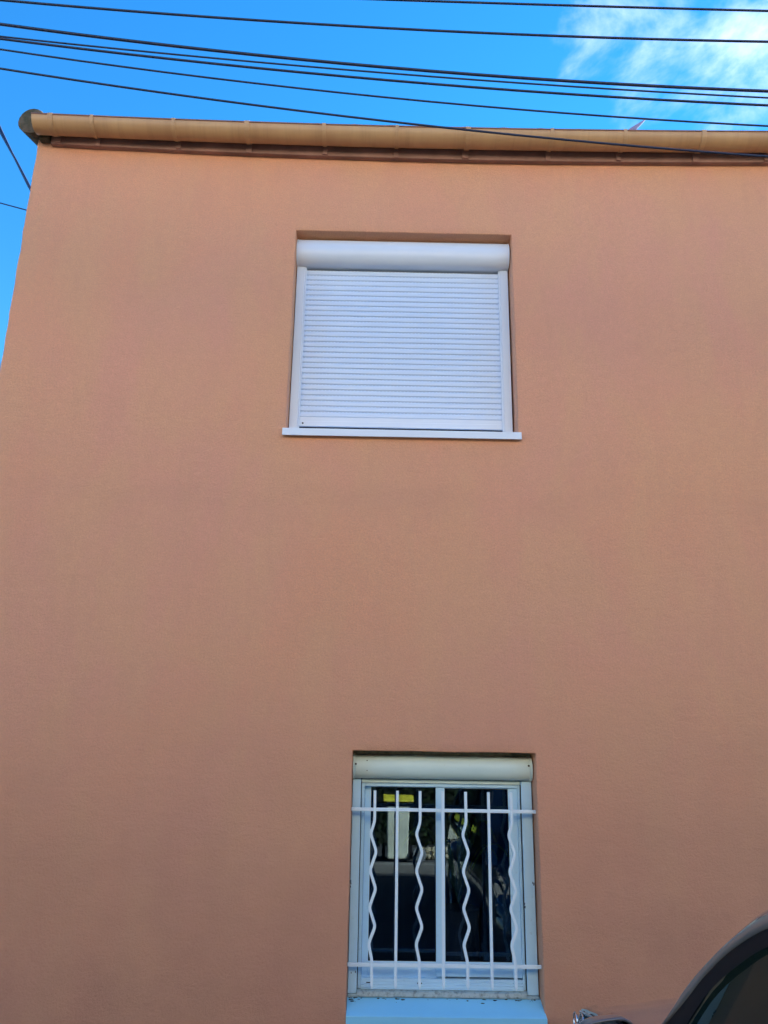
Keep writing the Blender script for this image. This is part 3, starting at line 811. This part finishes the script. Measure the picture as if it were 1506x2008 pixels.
# wheels
rim_m = simple('alloy_rim', (.45, .46, .48), .3, metal=.8)
for s in (-1, 1):
    for wy in (-1.42, -4.02):
        X = XC+s*.80
        bm = bmesh.new(); P = []
        for i in range(37):
            a = math.tau*i/36
            P.append([(X+dx*s, wy+math.cos(a)*r, .32+math.sin(a)*r) for dx, r in ((-.12, .21), (-.11, .30), (-.08, .318), (.05, .318), (.08, .30), (.085, .21), (.05, .20))])
        grid(bm, P); wobj = obj('tyre', bm, M['rubber'], car, smooth=True)
        bm = bmesh.new(); disc_cyl(bm, (X+s*.045, wy, .32), (s, 0, 0), .055, .03)
        for k in range(5):
            a = math.tau*k/5+.3
            tube(bm, [(X+s*.06, wy, .32), (X+s*.07, wy+math.cos(a)*.2, .32+math.sin(a)*.2)], [.03, .02], 6)
        tube(bm, [(X+s*.06, wy+math.cos(math.tau*i/24)*.2, .32+math.sin(math.tau*i/24)*.2) for i in range(25)], .015, 6)
        obj('rim', bm, rim_m, wobj, smooth=True)
# grille of the car and lower intake
bm = bmesh.new()
for k in range(4): tube(bm, [(XC-.42+.84*i/12, -.545+.06*math.sin(math.pi*i/12), .50+.03*k) for i in range(13)], .007, 6)
obj('radiator_grille', bm, M['rubber'], car)
rebase(car, (XC, -2.75, 0))

# ------------------------------------------------------------------ across the street (seen mirrored in the lower panes)
BXc, BY = .36, -7.16
binr = thing('wheelie_bin', 'sunlit pale wheelie bin with yellow lid, mirrored in the left pane of the barred window', 'bin')
bm = bmesh.new()
vs_ = bx(bm, BXc-.165, BXc+.165, BY-.20, BY+.18, .16, .90)
for v in vs_[:4]: v.co.x = BXc+(v.co.x-BXc)*.86; v.co.y = BY+(v.co.y-BY)*.8
obj('bin_body', bm, simple('pale_bin_plastic', (.72, .72, .55), .55, var=.1), binr, bevel=.015)
bm = bmesh.new(); prism_x(bm, [(BY-.24, .93), (BY-.20, .985), (BY+.05, .995), (BY+.22, .940), (BY+.225, .915), (BY-.24, .905)], BXc-.22, BXc+.22)
obj('lid', bm, simple('yellow_lid_plastic', (.80, .66, .05), .5, var=.35, vscale=16), binr, bevel=.01)
for s in (-1, 1):
    bm = bmesh.new(); disc_cyl(bm, (BXc+s*.17, BY-.12, .225), (s, 0, 0), .10, .045); obj('wheel', bm, M['rubber'], binr, bevel=.008)
bm = bmesh.new(); tube(bm, [(BXc-.18, BY-.24, .90), (BXc-.18, BY-.29, .93), (BXc+.18, BY-.29, .93), (BXc+.18, BY-.24, .90)], .014, 8)
obj('handle', bm, M['rubber'], binr)
bm = bmesh.new(); disc_cyl(bm, (BXc-.15, BY-.12, .225), (1, 0, 0), .012, .30)
obj('axle', bm, M['rubber'], binr)
bm = bmesh.new(); bx(bm, BXc-.12, BXc+.12, BY+.04, BY+.12, .121, .1655); obj('foot', bm, M['rubber'], binr)
rebase(binr, (BXc, BY, .12))
# round grey pot leaning by the bin and a low run of rough stones
bm = bmesh.new(); disc_cyl(bm, (.66, -7.00, .225), (.1, 1, .25), .10, .05, 28)
o = obj('round_weight', bm, simple('grey_cast_disc', (.16, .17, .17), .7), bevel=.01); tag(o, 'round grey disc leaning at the foot of the pale bin', 'disc')
sm = simple('rough_tan_stone', (.42, .36, .24), .95, var=.35, vscale=9, bump=.8, bscale=40)
wall_s = thing('stone_edging', 'low edging of rough tan stones right of the pale bin', 'stone edging')
for i in range(22):
    bm = bmesh.new(); bmesh.ops.create_icosphere(bm, subdivisions=2, radius=1)
    q = random.random()*50
    for v in bm.verts: v.co *= 1+.25*noise.noise(v.co*1.7+Vector((q, 0, 0)))
    x = .72+(i % 11)*.085; z = .165+(i//11)*.085
    for v in bm.verts: v.co = Vector((x+v.co.x*.047, -7.30+v.co.y*.06, z+v.co.z*.046))
    obj('stone', bm, sm, wall_s)
rebase(wall_s, (1.1, -7.3, .12))
# hedge, its height raised to keep bounced light off the lower wall
def leaf_mass(x0, x1, y0, y1, h, n, seed):
    rnd = random.Random(seed); verts, faces = [], []
    for i in range(n):
        x = rnd.uniform(x0, x1); hh = h*(1+.18*noise.noise(Vector((x*.8, 0, seed))))
        z = rnd.uniform(.12, hh); y = y1-abs(rnd.gauss(0, .12))-.15*noise.noise(Vector((x*1.3, z*1.5, 2)))
        if rnd.random() < .3: y = rnd.uniform(y0, y1); z = hh+rnd.uniform(-.1, .06)
        s = rnd.uniform(.03, .07)
        n1 = Vector((rnd.gauss(0, 1), rnd.gauss(0, 1), rnd.gauss(0, 1))).normalized(); n2 = n1.orthogonal().normalized()
        c = Vector((x, y, z)); b = len(verts)
        verts += [c+n1*s, c+n2*s*.5, c-n1*s, c-n2*s*.5]; faces.append((b, b+1, b+2, b+3))
    me = bpy.data.meshes.new('hedge_leaves'); me.from_pydata(verts, [], faces); return me
hm = simple('dark_hedge_leaf', (.03, .055, .02), .5, var=.4, vscale=3)
me = leaf_mass(-11, 11, -9.6, -8.5, 4.3, 64000, 3); me.materials.append(hm)
hd = thing('hedge', 'long dark green hedge across the street, mirrored in the window panes', 'hedge')
o = bpy.data.objects.new('foliage', me); COL.objects.link(o); o.parent = hd; o['kind'] = 'stuff'
bm = bmesh.new(); bx(bm, -11, 11, -9.4, -8.8, .12, 3.95); obj('twiggy_core', bm, simple('hedge_core', (.012, .018, .008), .95), hd)
rebase(hd, (0, -9.1, .12))

# unseen houses added so their sunlit fronts bounce warm light on the salmon wall
fm = simple('cream_render', (.78, .70, .56), .9, var=.05, vscale=1, bump=.3)
shm = simple('painted_wood_shutter', (.20, .28, .33), .6)
for hi, (x0, x1, hh, lab) in enumerate(((-13, -2.2, 7.6, 'tall cream house, unseen and added to bounce light, behind the hedge to the left'), (-2.15, 11, 8.2, 'taller cream house, unseen and added to bounce light, facing the salmon wall'))):
    h = thing('added_bounce_house', lab, 'house', group='added bounce houses across the street')
    bm = bmesh.new(); bx(bm, x0, x1, -19, -10.6, -.1, hh); obj('wall', bm, fm, h)
    bm = bmesh.new(); prism_x(bm, [(-19.3, hh+.002), (-10.3, hh+.002), (-10.3, hh+.12), (-14.8, hh+1.5), (-19.3, hh+.12)], x0, x1); obj('roof', bm, M['tile'], h)
    k = int((x1-x0)//3)
    for i in range(k):
        for zf in (3.9,):
            cx = x0+1.5+i*3.0; bm = bmesh.new(); bx(bm, cx-.45, cx+.45, -10.597, -10.58, zf, zf+1.3); wn = obj('window', bm, M['dark'], h)
            for s_ in (-1, 1):
                bm = bmesh.new(); bx(bm, cx+s_*.72-.24, cx+s_*.72+.24, -10.597, -10.55, zf-.02, zf+1.32); obj('shutter', bm, shm, wn)
    rebase(h, ((x0+x1)/2, -10.6, 0))

for (x0, x1) in ((-.112, -.062), (.798, .860)):
    bm = bmesh.new(); bx(bm, x0, x1, .100, .17, .566, .5825); obj('mortar_pad', bm, M['grime'], lw, bevel=.004)
